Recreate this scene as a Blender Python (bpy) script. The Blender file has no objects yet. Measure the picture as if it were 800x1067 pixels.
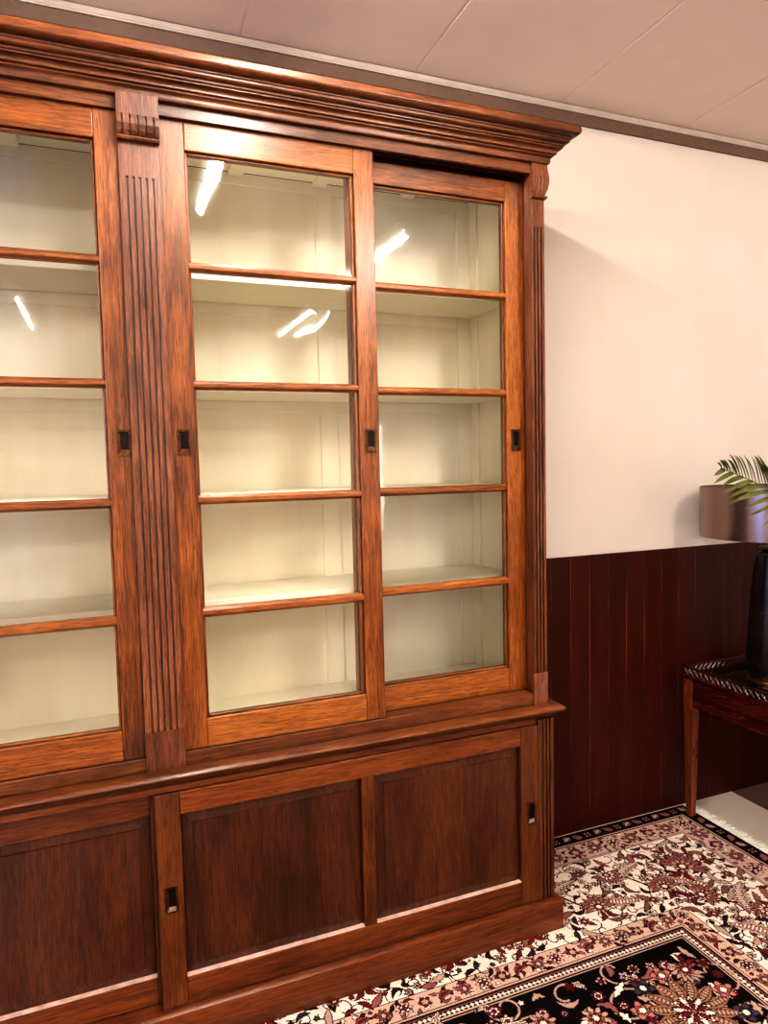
import bpy, bmesh, math, random
import numpy as np
from math import sin, cos, pi, radians
random.seed(7)
scn = bpy.context.scene
COL = scn.collection
FZ = -.012            # bare floor level; z = 0 is the top of the patterned rug

# ------------------------------------------------------------------ materials
def srgb(r, g, b):
    def f(c):
        c /= 255.
        return c/12.92 if c <= .04045 else ((c+.055)/1.055)**2.4
    return (f(r), f(g), f(b), 1)

class NT:
    def __init__(s, name):
        s.m = bpy.data.materials.new(name); s.m.use_nodes = True
        s.t = s.m.node_tree; s.t.nodes.clear()
        s.out = s.t.nodes.new('ShaderNodeOutputMaterial')
    def n(s, typ, ins=None, **kw):
        nd = s.t.nodes.new(typ)
        for k, v in kw.items(): setattr(nd, k, v)
        if ins:
            for k, v in ins.items():
                sk = nd.inputs[k]
                if isinstance(v, bpy.types.NodeSocket): s.t.links.new(v, sk)
                else: sk.default_value = v
        return nd
    def math(s, op, a, b=0., c=None, clamp=False):
        ins = {0: a, 1: b}
        if c is not None: ins[2] = c
        return s.n('ShaderNodeMath', ins, operation=op, use_clamp=clamp).outputs[0]
    def mix(s, fac, a, b, blend='MIX'):
        nd = s.t.nodes.new('ShaderNodeMix'); nd.data_type = 'RGBA'; nd.blend_type = blend
        for k, v in ((0, fac), (6, a), (7, b)):
            if isinstance(v, bpy.types.NodeSocket): s.t.links.new(v, nd.inputs[k])
            else: nd.inputs[k].default_value = v
        return nd.outputs[2]
    def ramp(s, fac, stops):
        nd = s.n('ShaderNodeValToRGB', {0: fac})
        e = nd.color_ramp.elements
        while len(e) < len(stops): e.new(.5)
        for el, (p, c) in zip(e, stops): el.position = p; el.color = c
        return nd.outputs[0]
    def obj(s, scale=(1, 1, 1)):
        tc = s.n('ShaderNodeTexCoord').outputs['Object']
        return s.n('ShaderNodeMapping', {'Vector': tc, 'Scale': scale}).outputs[0]
    def noise(s, vec, scale=1., detail=4., rough=.55, dist=0., w=None):
        ins = {'Vector': vec, 'Scale': scale, 'Detail': detail, 'Roughness': rough, 'Distortion': dist}
        nd = s.t.nodes.new('ShaderNodeTexNoise')
        if w is not None: nd.noise_dimensions = '4D'; ins['W'] = w
        for k, v in ins.items():
            if isinstance(v, bpy.types.NodeSocket): s.t.links.new(v, nd.inputs[k])
            else: nd.inputs[k].default_value = v
        return nd.outputs[0]
    def bsdf(s, color, rough=.5, metal=0., bump=None, bstr=.2, bdist=.001, **kw):
        ins = {'Base Color': color, 'Roughness': rough, 'Metallic': metal}
        if bump is not None:
            ins['Normal'] = s.n('ShaderNodeBump', {'Height': bump, 'Strength': bstr, 'Distance': bdist}).outputs[0]
        ins.update(kw)
        b = s.n('ShaderNodeBsdfPrincipled', ins)
        s.t.links.new(b.outputs[0], s.out.inputs[0])
        return s.m

def wood(name, axis, dark, mid, light, rough=.33, contrast=1., coat=.35):
    T = NT(name)
    def sc(a, b): v = [b, b, b]; v['xyz'.index(axis)] = a; return tuple(v)
    bid = T.n('ShaderNodeAttribute', attribute_name='bid').outputs['Fac']
    w = T.math('MULTIPLY', bid, 37.)
    broad = T.noise(T.obj(sc(.7, 7)), 1., 3, .5, .3, w)
    ringn = T.noise(T.obj(sc(.55, 6.5)), 1., 2, .5, .5, w)
    rings = T.math('SINE', T.math('MULTIPLY', ringn, 105.))
    rings = T.math('MULTIPLY_ADD', rings, .5, .5)
    fine = T.noise(T.obj(sc(12, 230)), 1., 4, .6, .3, w)
    pores = T.noise(T.obj(sc(26, 480)), 1., 2, .6, .2, w)
    blotch = T.noise(T.obj(sc(3.5, 9)), 1., 4, .6, .6, w)
    f = T.math('MULTIPLY_ADD', broad, .50, T.math('MULTIPLY', fine, .50))
    f = T.math('ADD', f, T.math('MULTIPLY', T.math('SUBTRACT', rings, .5), .055*contrast))
    f = T.math('ADD', f, T.math('MULTIPLY', T.math('SUBTRACT', blotch, .5), .28*contrast))
    f = T.math('ADD', f, T.math('MULTIPLY', T.math('SUBTRACT', bid, .5), .06))
    col = T.ramp(f, [(.33, dark), (.49, mid), (.69, light)])
    pm = T.ramp(pores, [(.38, (1, 1, 1, 1)), (.50, (0, 0, 0, 1))])
    col = T.mix(T.math('MULTIPLY', pm, .62), col, (dark[0]*.45, dark[1]*.4, dark[2]*.4, 1))
    # small dark knots and nicks
    kn = T.noise(T.obj(sc(16, 26)), 1., 2, .5, .8, w)
    km = T.ramp(kn, [(.70, (0, 0, 0, 1)), (.77, (1, 1, 1, 1))])
    col = T.mix(T.math('MULTIPLY', km, .55), col, (dark[0]*.4, dark[1]*.4, dark[2]*.4, 1))
    ao = T.n('ShaderNodeAmbientOcclusion', {'Distance': .022}, samples=4, only_local=False).outputs['AO']  # crevice shade and grime put into the wood colour through ambient occlusion
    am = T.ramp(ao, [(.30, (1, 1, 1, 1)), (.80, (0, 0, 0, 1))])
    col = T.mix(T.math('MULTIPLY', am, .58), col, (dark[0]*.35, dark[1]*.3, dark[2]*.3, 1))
    h = T.math('ADD', T.math('MULTIPLY', pores, .7), T.math('MULTIPLY', fine, .5))
    h = T.math('ADD', h, T.math('MULTIPLY', blotch, 1.2))
    rr = T.math('MULTIPLY_ADD', blotch, .22, rough-.11)
    return T.bsdf(col, rr, 0., h, .35, .0012, **{'Coat Weight': coat, 'Coat Roughness': .22, 'Specular IOR Level': .5})

def plain(name, color, rough=.5, metal=0., var=.06, vs=6., bump=.1, **kw):
    T = NT(name)
    nz = T.noise(T.obj(), vs, 5, .6)
    d = tuple(c*(1-var*2) for c in color[:3])+(1,); l = tuple(min(1, c*(1+var*2)) for c in color[:3])+(1,)
    col = T.ramp(nz, [(.3, d), (.7, l)])
    fz = T.noise(T.obj(), vs*25, 3, .6)
    return T.bsdf(col, rough, metal, fz, bump, .001, **kw)

M = {}
D, MI, L = srgb(62, 19, 5), srgb(142, 64, 22), srgb(192, 108, 52)
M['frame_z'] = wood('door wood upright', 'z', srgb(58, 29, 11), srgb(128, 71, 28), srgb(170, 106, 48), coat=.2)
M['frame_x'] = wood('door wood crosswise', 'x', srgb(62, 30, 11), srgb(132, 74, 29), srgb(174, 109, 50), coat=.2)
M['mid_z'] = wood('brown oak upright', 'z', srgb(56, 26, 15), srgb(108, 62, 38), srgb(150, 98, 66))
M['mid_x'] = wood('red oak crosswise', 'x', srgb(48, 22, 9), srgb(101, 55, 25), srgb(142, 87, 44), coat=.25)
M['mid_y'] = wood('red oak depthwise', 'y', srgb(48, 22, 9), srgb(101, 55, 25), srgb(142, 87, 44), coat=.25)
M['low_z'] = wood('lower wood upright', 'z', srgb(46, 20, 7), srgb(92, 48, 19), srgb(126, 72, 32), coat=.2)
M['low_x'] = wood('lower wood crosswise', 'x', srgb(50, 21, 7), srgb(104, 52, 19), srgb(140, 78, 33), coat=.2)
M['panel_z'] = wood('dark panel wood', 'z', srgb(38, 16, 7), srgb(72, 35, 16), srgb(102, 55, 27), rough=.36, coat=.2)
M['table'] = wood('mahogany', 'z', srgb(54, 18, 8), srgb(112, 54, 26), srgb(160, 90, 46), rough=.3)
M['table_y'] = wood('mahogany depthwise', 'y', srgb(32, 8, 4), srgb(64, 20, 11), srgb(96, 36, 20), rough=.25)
M['worn_glint'] = plain('worn shiny wood edge', srgb(206, 170, 156), .3, 0, .2, 30)  # pale colour holds the highlight of the lower panel ledges
M['dark'] = plain('dark track recess', srgb(62, 26, 16), .6)
M['black'] = plain('black void', srgb(8, 4, 3), .8)

def cream():
    T = NT('cream paint')
    brush = T.noise(T.obj((14, 14, 1.5)), 1., 4, .6, .3)
    bl = T.noise(T.obj(), 3., 3, .5)
    f = T.math('MULTIPLY_ADD', brush, .5, T.math('MULTIPLY', bl, .5))
    col = T.ramp(f, [(.3, srgb(242, 234, 210)), (.7, srgb(253, 248, 230))])
    return T.bsdf(col, .42, 0, brush, .25, .001)
M['cream'] = cream()

def wallpaint():
    T = NT('white wall paint')
    a = T.noise(T.obj(), 1.3, 4, .6); b = T.noise(T.obj(), 140., 3, .6)
    col = T.ramp(a, [(.3, srgb(208, 198, 189)), (.7, srgb(217, 208, 200))])
    return T.bsdf(col, .7, 0, b, .12, .001)
M['wall'] = wallpaint()
M['ceil'] = plain('ceiling board', srgb(240, 224, 216), .8, 0, .025, 1.5, .1)
M['trim_light'] = plain('pale ceiling trim', srgb(192, 178, 168), .5)
M['trim_dark'] = plain('brown ceiling batten', srgb(112, 90, 78), .55)

def wains():
    T = NT('dark stained boards')
    bid = T.n('ShaderNodeAttribute', attribute_name='bid').outputs['Fac']
    w = T.math('MULTIPLY', bid, 29.)
    a = T.noise(T.obj((8, 8, .8)), 1., 4, .6, .4, w); b = T.noise(T.obj((90, 90, 3)), 1., 4, .6, 0, w)
    f = T.math('MULTIPLY_ADD', a, .6, T.math('MULTIPLY', b, .4))
    f = T.math('ADD', f, T.math('MULTIPLY', T.math('SUBTRACT', bid, .5), .06))
    col = T.ramp(f, [(.3, srgb(40, 11, 5)), (.5, srgb(56, 17, 8)), (.72, srgb(74, 27, 14))])
    ch = T.noise(T.obj((1, 1, .7)), 28., 3, .6, .5)
    cm = T.ramp(ch, [(.74, (0, 0, 0, 1)), (.78, (1, 1, 1, 1))])
    col = T.mix(T.math('MULTIPLY', cm, .35), col, srgb(140, 84, 60))
    return T.bsdf(col, .42, 0, f, .3, .001, **{'Specular IOR Level': .22})
M['wains'] = wains()
def groovem():
    T = NT('bare wood in the board joints')
    a = T.noise(T.obj((6, 6, 3.5)), 1., 4, .7)
    return T.bsdf(T.ramp(a, [(.46, srgb(30, 9, 5)), (.64, srgb(132, 76, 56))]), .6)
M['groove'] = groovem()

def floorm():
    T = NT('brown floor carpet')
    a = T.noise(T.obj(), 2.2, 5, .6); b = T.noise(T.obj(), 260., 3, .7)
    f = T.math('MULTIPLY_ADD', a, .5, T.math('MULTIPLY', b, .5))
    col = T.ramp(f, [(.3, srgb(96, 74, 66)), (.7, srgb(138, 116, 106))])
    sp = T.n('ShaderNodeTexVoronoi', {'Vector': T.obj(), 'Scale': 26.}).outputs['Distance']
    sm = T.ramp(sp, [(.05, (1, 1, 1, 1)), (.09, (0, 0, 0, 1))])
    col = T.mix(T.math('MULTIPLY', sm, .3), col, srgb(205, 190, 180))
    return T.bsdf(col, .85, 0, b, .5, .003)
M['floor'] = floorm()

def matm():
    T = NT('pale woven mat')
    wv = T.n('ShaderNodeTexWave', {'Vector': T.obj((1, 1, 1)), 'Scale': 90., 'Distortion': .6}, wave_type='BANDS', bands_direction='Y').outputs[1]
    a = T.noise(T.obj(), 3., 5, .6)
    f = T.math('MULTIPLY_ADD', a, .7, T.math('MULTIPLY', wv, .3))
    col = T.ramp(f, [(.25, srgb(204, 188, 172)), (.75, srgb(228, 214, 200))])
    return T.bsdf(col, .85, 0, wv, .4, .002)
M['mat'] = matm()

def glassm(name='window glass', tint=(.985, .985, .97, 1), wav=.10, seed=0.):
    T = NT(name)
    h = T.noise(T.n('ShaderNodeMapping', {'Vector': T.n('ShaderNodeTexCoord').outputs['Object'], 'Location': (seed, 0, seed*2), 'Scale': (1.4, 1.4, .6)}).outputs[0], 3.2, 2, .4, .8)
    bp = T.n('ShaderNodeBump', {'Height': h, 'Strength': wav, 'Distance': .012}).outputs[0]
    fr = T.n('ShaderNodeFresnel', {'IOR': 1.62}).outputs[0]
    fr = T.math('MULTIPLY', fr, 1.25, clamp=True)
    tr = T.n('ShaderNodeBsdfTransparent', {'Color': tint}).outputs[0]
    gl = T.n('ShaderNodeBsdfGlossy', {'Color': (1, 1, 1, 1), 'Roughness': .03, 'Normal': bp}).outputs[0]
    mx = T.n('ShaderNodeMixShader', {0: fr, 1: tr, 2: gl}).outputs[0]
    T.t.links.new(mx, T.out.inputs[0])
    return T.m
M['glass'] = glassm()
M['table_glass'] = glassm('table top glass', wav=0.)
M['bronze'] = plain('aged bronze', srgb(96, 66, 46), .36, .9, .25, 60)
M['pull_dark'] = plain('dark recessed cup', srgb(28, 18, 14), .35, .6, .2, 60)
M['pull_lip'] = plain('pale lip with painted glint', srgb(200, 180, 165), .3, .8, .1, 60)  # lower pulls: the glint is put into the lip's pale colour
M['lamp_base'] = plain('black glazed ceramic', srgb(32, 26, 25), .25, .2, .35, 14, .1)
M['brass'] = plain('dull brass', srgb(150, 120, 80), .35, 1., .1, 30)
M['soil'] = plain('potting soil', srgb(40, 26, 18), .95, 0, .2, 60, .8)
M['pot'] = plain('grey ceramic pot', srgb(92, 88, 84), .4)

def shadem():
    T = NT('brushed metallic shade')
    a = T.noise(T.obj((14, 14, .6)), 1., 2, .5)
    col = T.ramp(a, [(.3, srgb(122, 100, 92)), (.7, srgb(158, 136, 128))])
    return T.bsdf(col, .22, .92, a, .05, .001, **{'Anisotropic': .6})
M['shade'] = shadem()
M['shade_in'] = plain('shade lining', srgb(96, 76, 68), .6)
def leafm():
    T = NT('palm leaflet')
    a = T.noise(T.obj(), 22., 4, .6)
    col = T.ramp(a, [(.3, srgb(44, 50, 16)), (.7, srgb(104, 108, 42))])
    b = T.bsdf(col, .38, 0, a, .1, .001)
    return b
M['leaf'] = leafm()
M['stem'] = plain('palm stem', srgb(120, 118, 52), .5)
def emis(name, c, s):
    T = NT(name)
    e = T.n('ShaderNodeEmission', {'Color': c, 'Strength': s}).outputs[0]
    T.t.links.new(e, T.out.inputs[0]); return T.m
M['white_metal'] = plain('white enamel', srgb(235, 232, 225), .4)

# ------------------------------------------------------------------ mesh builder
class MB:
    def __init__(s): s.v = []; s.f = []; s.m = []; s.b = []
    def _add(s, vs, fs, mat, bid=None):
        o = len(s.v); s.v += [tuple(v) for v in vs]
        bid = random.random() if bid is None else bid
        for f in fs: s.f.append(tuple(o+i for i in f)); s.m.append(mat); s.b.append(bid)
        return s
    def box(s, x0, x1, y0, y1, z0, z1, mat, bid=None):
        v = [(x, y, z) for x in (x0, x1) for y in (y0, y1) for z in (z0, z1)]
        return s._add(v, [(0, 1, 3, 2), (4, 6, 7, 5), (0, 4, 5, 1), (2, 3, 7, 6), (0, 2, 6, 4), (1, 5, 7, 3)], mat, bid)
    def taper(s, cx, cy, z0, z1, a, b, mat):   # square leg, half sizes a at z0, b at z1
        v = [(cx+sx*h, cy+sy*h, z) for z, h in ((z0, a), (z1, b)) for sx, sy in ((-1, -1), (1, -1), (1, 1), (-1, 1))]
        return s._add(v, [(3, 2, 1, 0), (4, 5, 6, 7)]+[(i, (i+1) % 4, 4+(i+1) % 4, 4+i) for i in range(4)], mat)
    def lathe(s, cx, cy, prof, mat, n=48, cap0=True, cap1=True):
        v = []; f = []
        for r, z in prof:
            for i in range(n): a = 2*pi*i/n; v.append((cx+r*cos(a), cy+r*sin(a), z))
        for k in range(len(prof)-1):
            for i in range(n):
                j = (i+1) % n; f.append((k*n+i, k*n+j, (k+1)*n+j, (k+1)*n+i))
        if cap0: f.append(tuple(reversed(range(n))))
        if cap1: f.append(tuple((len(prof)-1)*n+i for i in range(n)))
        return s._add(v, f, mat)
    def sweep(s, path, prof, mats, close=True):
        """prof (offset, z) closed loop pushed outward along mitred path pts ((x,y),(nx,ny))"""
        n = len(prof); v = []
        for (x, y), (nx, ny) in path:
            for o, z in prof: v.append((x+nx*o, y+ny*o, z))
        for k in range(len(path)-1):
            f = []
            for i in range(n): j = (i+1) % n; f.append((k*n+i, (k+1)*n+i, (k+1)*n+j, k*n+j))
            s._add(v[:0], [], mats[k])
            o = len(s.v) if k == 0 else o0
            if k == 0: o0 = len(s.v); s.v += v; o = o0
            bid = random.random()
            for q in f: s.f.append(tuple(o+i for i in q)); s.m.append(mats[k]); s.b.append(bid)
        if close:
            s.f.append(tuple(o0+i for i in range(n))); s.m.append(mats[0]); s.b.append(.5)
            e = o0+(len(path)-1)*n
            s.f.append(tuple(e+i for i in reversed(range(n)))); s.m.append(mats[-1]); s.b.append(.5)
        return s
    def tube(s, pts, r, mat, n=6, r1=None):
        v = []; f = []; N = len(pts); up = (0, 0, 1)
        from mathutils import Vector
        for k, p in enumerate(pts):
            p = Vector(p); t = (Vector(pts[min(k+1, N-1)])-Vector(pts[max(k-1, 0)])).normalized()
            a = t.cross(Vector(up)); 
            if a.length < .01: a = t.cross(Vector((1, 0, 0)))
            a.normalize(); b = t.cross(a)
            rr = r if r1 is None else r+(r1-r)*k/(N-1)
            for i in range(n): g = 2*pi*i/n; v.append(tuple(p+a*rr*cos(g)+b*rr*sin(g)))
        for k in range(N-1):
            for i in range(n): j = (i+1) % n; f.append((k*n+i, k*n+j, (k+1)*n+j, (k+1)*n+i))
        f.append(tuple(reversed(range(n)))); f.append(tuple((N-1)*n+i for i in range(n)))
        return s._add(v, f, mat)
    def build(s, name, parent=None, bevel=0., smooth=False, seg=2):
        me = bpy.data.meshes.new(name); me.from_pydata(s.v, [], s.f)
        keys = []
        for k in s.m:
            if k not in keys: keys.append(k)
        for k in keys: me.materials.append(M[k])
        me.polygons.foreach_set('material_index', [keys.index(k) for k in s.m])
        at = me.attributes.new('bid', 'FLOAT', 'FACE'); at.data.foreach_set('value', s.b)
        bm = bmesh.new(); bm.from_mesh(me); bmesh.ops.recalc_face_normals(bm, faces=bm.faces); bm.to_mesh(me); bm.free()
        if smooth: me.polygons.foreach_set('use_smooth', [True]*len(me.polygons))
        o = bpy.data.objects.new(name, me); COL.objects.link(o)
        if parent: o.parent = parent
        if bevel:
            b = o.modifiers.new('bevel', 'BEVEL'); b.width = bevel; b.segments = seg; b.limit_method = 'ANGLE'; b.angle_limit = radians(40)
            b.harden_normals = False
        if smooth == 'auto':
            me.polygons.foreach_set('use_smooth', [True]*len(me.polygons))
            w = o.modifiers.new('split', 'EDGE_SPLIT'); w.split_angle = radians(35)
        return o
def tag(o, label, cat, group=None, kind=None):
    o['label'] = label; o['category'] = cat
    if group: o['group'] = group
    if kind: o['kind'] = kind
    return o
def thing(name, label, cat, loc=(0, 0, 0), group=None):
    o = bpy.data.objects.new(name, None); COL.objects.link(o); o.location = loc; o.empty_display_size = .1
    return tag(o, label, cat, group)
def struct(o): o['kind'] = 'structure'; return o
def lbl(o, t): o['label'] = t; return o
def at0(p):   # children are modelled in world coordinates: undo the empty's offset
    bpy.context.view_layer.update()
    for c in p.children: c.matrix_parent_inverse = p.matrix_world.inverted()

# ------------------------------------------------------------------ room
WY, XL_, XR_, YF, ZC = .457, -3.2, 4.4, -5.2, 2.846
b = MB(); b.box(XL_-.1, XR_+.1, YF-.1, WY+.1, FZ-.08, FZ, 'floor'); o = b.build('floor'); struct(o)
b = MB()
x = .443-.6*7
while x < XR_+.1:
    x1 = min(x+.594, XR_+.1); x0 = max(x, XL_-.1)
    if x1 > x0: b.box(x0, x1, YF-.1, WY-.022, ZC, ZC+.02, 'ceil')
    x += .6
b.box(XL_-.1, XR_+.1, YF-.1, WY+.1, ZC+.0025, ZC+.1, 'ceil')
struct(b.build('ceiling', bevel=.0015, seg=1))
b = MB(); b.box(XL_-.1, XR_+.1, WY, WY+.1, FZ, ZC+.02, 'wall'); struct(b.build('wall_back'))
b = MB(); b.box(XL_-.1, XL_, YF, -2.55, FZ, ZC+.02, 'wall'); b.box(XL_-.1, XL_, -1.75, WY, FZ, ZC+.02, 'wall')
b.box(XL_-.1, XL_, -2.55, -1.75, FZ, .5, 'wall'); b.box(XL_-.1, XL_, -2.55, -1.75, 2.3, ZC+.02, 'wall'); struct(b.build('wall_left'))
b = MB(); b.box(XR_, XR_+.1, YF, WY, FZ, ZC+.02, 'wall'); struct(b.build('wall_right'))
b = MB(); b.box(XL_-.1, 2.5, YF-.1, YF, FZ, ZC+.02, 'wall'); b.box(2.86, XR_+.1, YF-.1, YF, FZ, ZC+.02, 'wall')
b.box(2.5, 2.86, YF-.1, YF, FZ, .7, 'wall'); b.box(2.5, 2.86, YF-.1, YF, 2.0, ZC+.02, 'wall'); struct(b.build('wall_front'))
M['day_blue'] = emis('daylight behind left window', (.16, .38, 1, 1), 7.)
M['day_white'] = emis('daylight behind front window', (1, .93, .82, 1), 5.)
w1 = MB(); w1.box(XL_-.09, XL_-.07, -2.55, -1.75, .5, 2.3, 'day_blue'); 
for y0, y1, z0, z1 in ((-2.55, -2.49, .5, 2.3), (-1.81, -1.75, .5, 2.3), (-2.17, -2.13, .56, 2.24), (-2.49, -1.81, .5, .56), (-2.49, -1.81, 2.24, 2.3)): w1.box(XL_-.06, XL_-.01, y0, y1, z0, z1, 'white_metal')
struct(w1.build('window_1'))
w2 = MB(); w2.box(2.5, 2.86, YF-.09, YF-.07, .7, 2.0, 'day_white')
for x0, x1, z0, z1 in ((2.5, 2.54, .7, 2.0), (2.82, 2.86, .7, 2.0), (2.54, 2.82, .7, .75), (2.54, 2.82, 1.95, 2.0)): w2.box(x0, x1, YF-.06, YF-.01, z0, z1, 'white_metal')
struct(w2.build('window_2'))
# ceiling edge trims on the back wall
b = MB(); b.box(XL_, XR_, WY-.016, WY, 2.8235, ZC+.002, 'trim_light'); b.box(XL_, XR_, WY-.018, WY-.016, 2.829, ZC-.008, 'trim_light'); struct(b.build('trim_1', bevel=.002))
b = MB(); b.box(XL_, XR_, WY-.012, WY, 2.782, 2.823, 'trim_dark'); struct(b.build('trim_2', bevel=.002))
# wainscot of upright tongue-and-groove boards
b = MB(); x = 1.684-.0925*20
while x < XR_:
    b.box(x+.0012, min(x+.0913, XR_), WY-.012, WY-.001, FZ, 1.1205, 'wains'); x += .0925
b.box(1.684-.0925*20, XR_, WY-.0110, WY-.0005, FZ, 1.118, 'groove')
o = b.build('trim_3', bevel=.0006, seg=1)
struct(o)

# ceiling strip lights (out of the frame, some seen mirrored in the glass, others added as fill)
M['tube'] = emis('fluorescent tube', (1, .95, .87, 1), 105.)
M['tube_mid'] = emis('bright fluorescent tube', (1, .94, .85, 1), 230.)
M['tube_fill'] = emis('added fill tube', (1, .95, .87, 1), 190.)  # unseen tubes added to brighten the cabinet inside
M['tube_dim'] = emis('weak fluorescent tube', (1, .95, .87, 1), 45.)
def strip_light(cx, cy, ln, label, tm='tube', tr=.014):
    t = thing('strip_light', label, 'ceiling light', (cx, cy, ZC-.06), 'strip lights under the ceiling')
    b = MB(); b.box(-.05, .05, -ln/2, ln/2, .02, .058, 'white_metal'); b.box(-.012, .012, -ln/2+.005, -ln/2+.03, -.012, .02, 'white_metal'); b.box(-.012, .012, ln/2-.03, ln/2-.005, -.012, .02, 'white_metal')
    b.build('housing', t, .002)
    pts = [(0, -ln/2+.03+(ln-.06)*k/6, 0) for k in range(7)]
    m = MB(); m.tube(pts, tr, tm, 10); m.build('tube', t, smooth=True)
    return t
LBL = 'bare fluorescent strip light on the ceiling, out of the picture, some added as fill'
strip_light(.48, -1.00, 1.5, LBL, 'tube', .022)
strip_light(1.60, -2.30, 1.3, LBL, 'tube_mid', .018)
strip_light(1.62, -4.3, 1.2, LBL, 'tube_dim', .011)
strip_light(1.78, -4.3, 1.2, LBL, 'tube_dim', .011)
strip_light(-.55, -4.4, 1.2, LBL, 'tube_dim', .011)
strip_light(-1.55, -4.3, 1.4, LBL, 'tube_fill')  # this and the next two are added fill lights, clear of the mirrored panes
strip_light(-2.2, -4.3, 1.4, LBL, 'tube_fill')
strip_light(-2.2, -2.5, 1.4, LBL, 'tube_fill')

# ------------------------------------------------------------------ bookcase
BK = thing('bookcase', 'large oak display bookcase with sliding glass doors over panelled sliding doors, cream inside', 'bookcase', (.103, .2, 0))
PL, PR = .056, .150
XR, XLf = 1.261, -1.055          # outer faces of upper part
def path(xl, xr, yf, yb):
    return [((xl, yb), (-1, 0)), ((xl, yf), (-1, -1)), ((xr, yf), (1, -1)), ((xr, yb), (1, 0))]
YB = .405
# cornice
def arc(o0, z0, o1, z1, bulge, n=5):
    pts = []
    for k in range(1, n):
        t = k/n; mx, mz = o0+(o1-o0)*t, z0+(z1-z0)*t
        dx, dz = o1-o0, z1-z0; l = math.hypot(dx, dz)
        q = bulge*4*t*(1-t); pts.append((mx+dz/l*q, mz-dx/l*q))
    return pts
def prof(seq):
    out = []
    for k, it in enumerate(seq):
        out.append(it[:2])
        if len(it) > 2:
            nx = seq[(k+1) % len(seq)]; out += arc(it[0], it[1], nx[0], nx[1], it[2])
    return out
corn = prof([(-.05, 2.486), (.070, 2.486, -.004), (.0785, 2.476, -.005), (.0705, 2.457), (.0590, 2.4560), (.0590, 2.4515), (.0560, 2.4495, -.002), (.052, 2.4405), (.0445, 2.4395),
             (.0445, 2.4340), (.041, 2.4325), (.041, 2.4285, .005), (.029, 2.416), (.0220, 2.4145), (.0220, 2.411, .003), (.0150, 2.398), (.0125, 2.391), (-.05, 2.391)])
# arcs bulge outward = negative of the travel-left normal; fix sign by construction
b = MB(); b.sweep(path(XLf, XR, 0, YB), corn, ['mid_y', 'mid_x', 'mid_y']); b.box(XLf-.06, XR+.06, -.06, YB, 2.480, 2.4855, 'mid_x')
b.build('cornice', BK, .0008, 'auto', 1)
# frieze board under the cornice, between the pilasters
for x0, x1 in ((-1.008, PL), (PR, 1.214)):
    b = MB(); b.box(x0, x1, 0, .012, 2.361, 2.3975, 'mid_x'); b.build('frieze_board', BK, .0015)
b = MB(); b.box(XLf+.002, XR-.002, .004, .03, 2.392, 2.440, 'dark'); b.box(-1.0, 1.21, .034, .050, 2.366, 2.40, 'dark'); b.box(-1.0, 1.21, .084, .10, 2.35, 2.40, 'dark')
b.build('door_track', BK)
# pilasters
def pilaster(x0, x1, fl, z0=.7342, z1=2.392, fz=(.836, 2.208), mat='mid_z', y=0., foot=True, th=.034, name='pilaster', lab=None):
    b = MB(); bid = random.random()
    b.box(x0, x1, y+.0055, y+th, z0, z1, mat, bid)
    xs = [x0]+[v for c in fl for v in (c-.0026, c+.0026)]+[x1]
    for k in range(0, len(xs), 2): b.box(xs[k], xs[k+1], y, y+.0055, fz[0], fz[1], mat, bid)
    b.box(x0, x1, y, y+.0055, fz[1], z1, mat, bid)
    if foot: b.box(x0-.0015, x1+.0015, y-.0015, y+.0055, z0, fz[0], mat, bid+.3)
    else: b.box(x0, x1, y, y+.0055, z0, fz[0], mat, bid)
    return b.build(name, BK)
fl5 = [.0735, .0885, .1035, .1185, .1335]
pilaster(PL, PR, fl5)
pr = pilaster(1.214, XR, [1.2255, 1.2375, 1.2495], z1=2.2888)
plf = pilaster(XLf, -1.008, [-1.0435, -1.0315, -1.0195], z1=2.2888)
# corbels on the pilasters
cprof = [(0, 2.392), (.024, 2.392), (.024, 2.343), (.0255, 2.335), (.0245, 2.322), (.020, 2.308), (.014, 2.300), (.012, 2.2985), (.0155, 2.297), (.0165, 2.293), (.0145, 2.289), (0, 2.289)]
def corbel(x0, x1, side=0):
    b = MB(); n = len(cprof)
    # lower carved zone is cut by small notches: build as slices with recessed gaps
    cuts = [x0+.012+(x1-x0-.024)*k/4 for k in range(5)] if not side else [x0+.011, x0+.0235, x0+.036]
    xs = [x0]; 
    for c in cuts: xs += [c-.0022, c+.0022]
    xs.append(x1); bid = random.random()
    for k in range(len(xs)-1):
        gap = k % 2 == 1
        v = []; 
        for xx in (xs[k], xs[k+1]):
            for (o, z) in cprof:
                oo = o-.006 if gap and .001 < o and 2.2985 < z < 2.341 else o
                v.append((xx, -oo, z))
        f = [(i, (i+1) % n, n+(i+1) % n, n+i) for i in range(n)]+[tuple(range(n)), tuple(reversed(range(n, 2*n)))]
        b._add(v, f, 'mid_z', bid)
    return b
corbel(PL-.001, PR+.001).build('corbel', BK)
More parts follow.
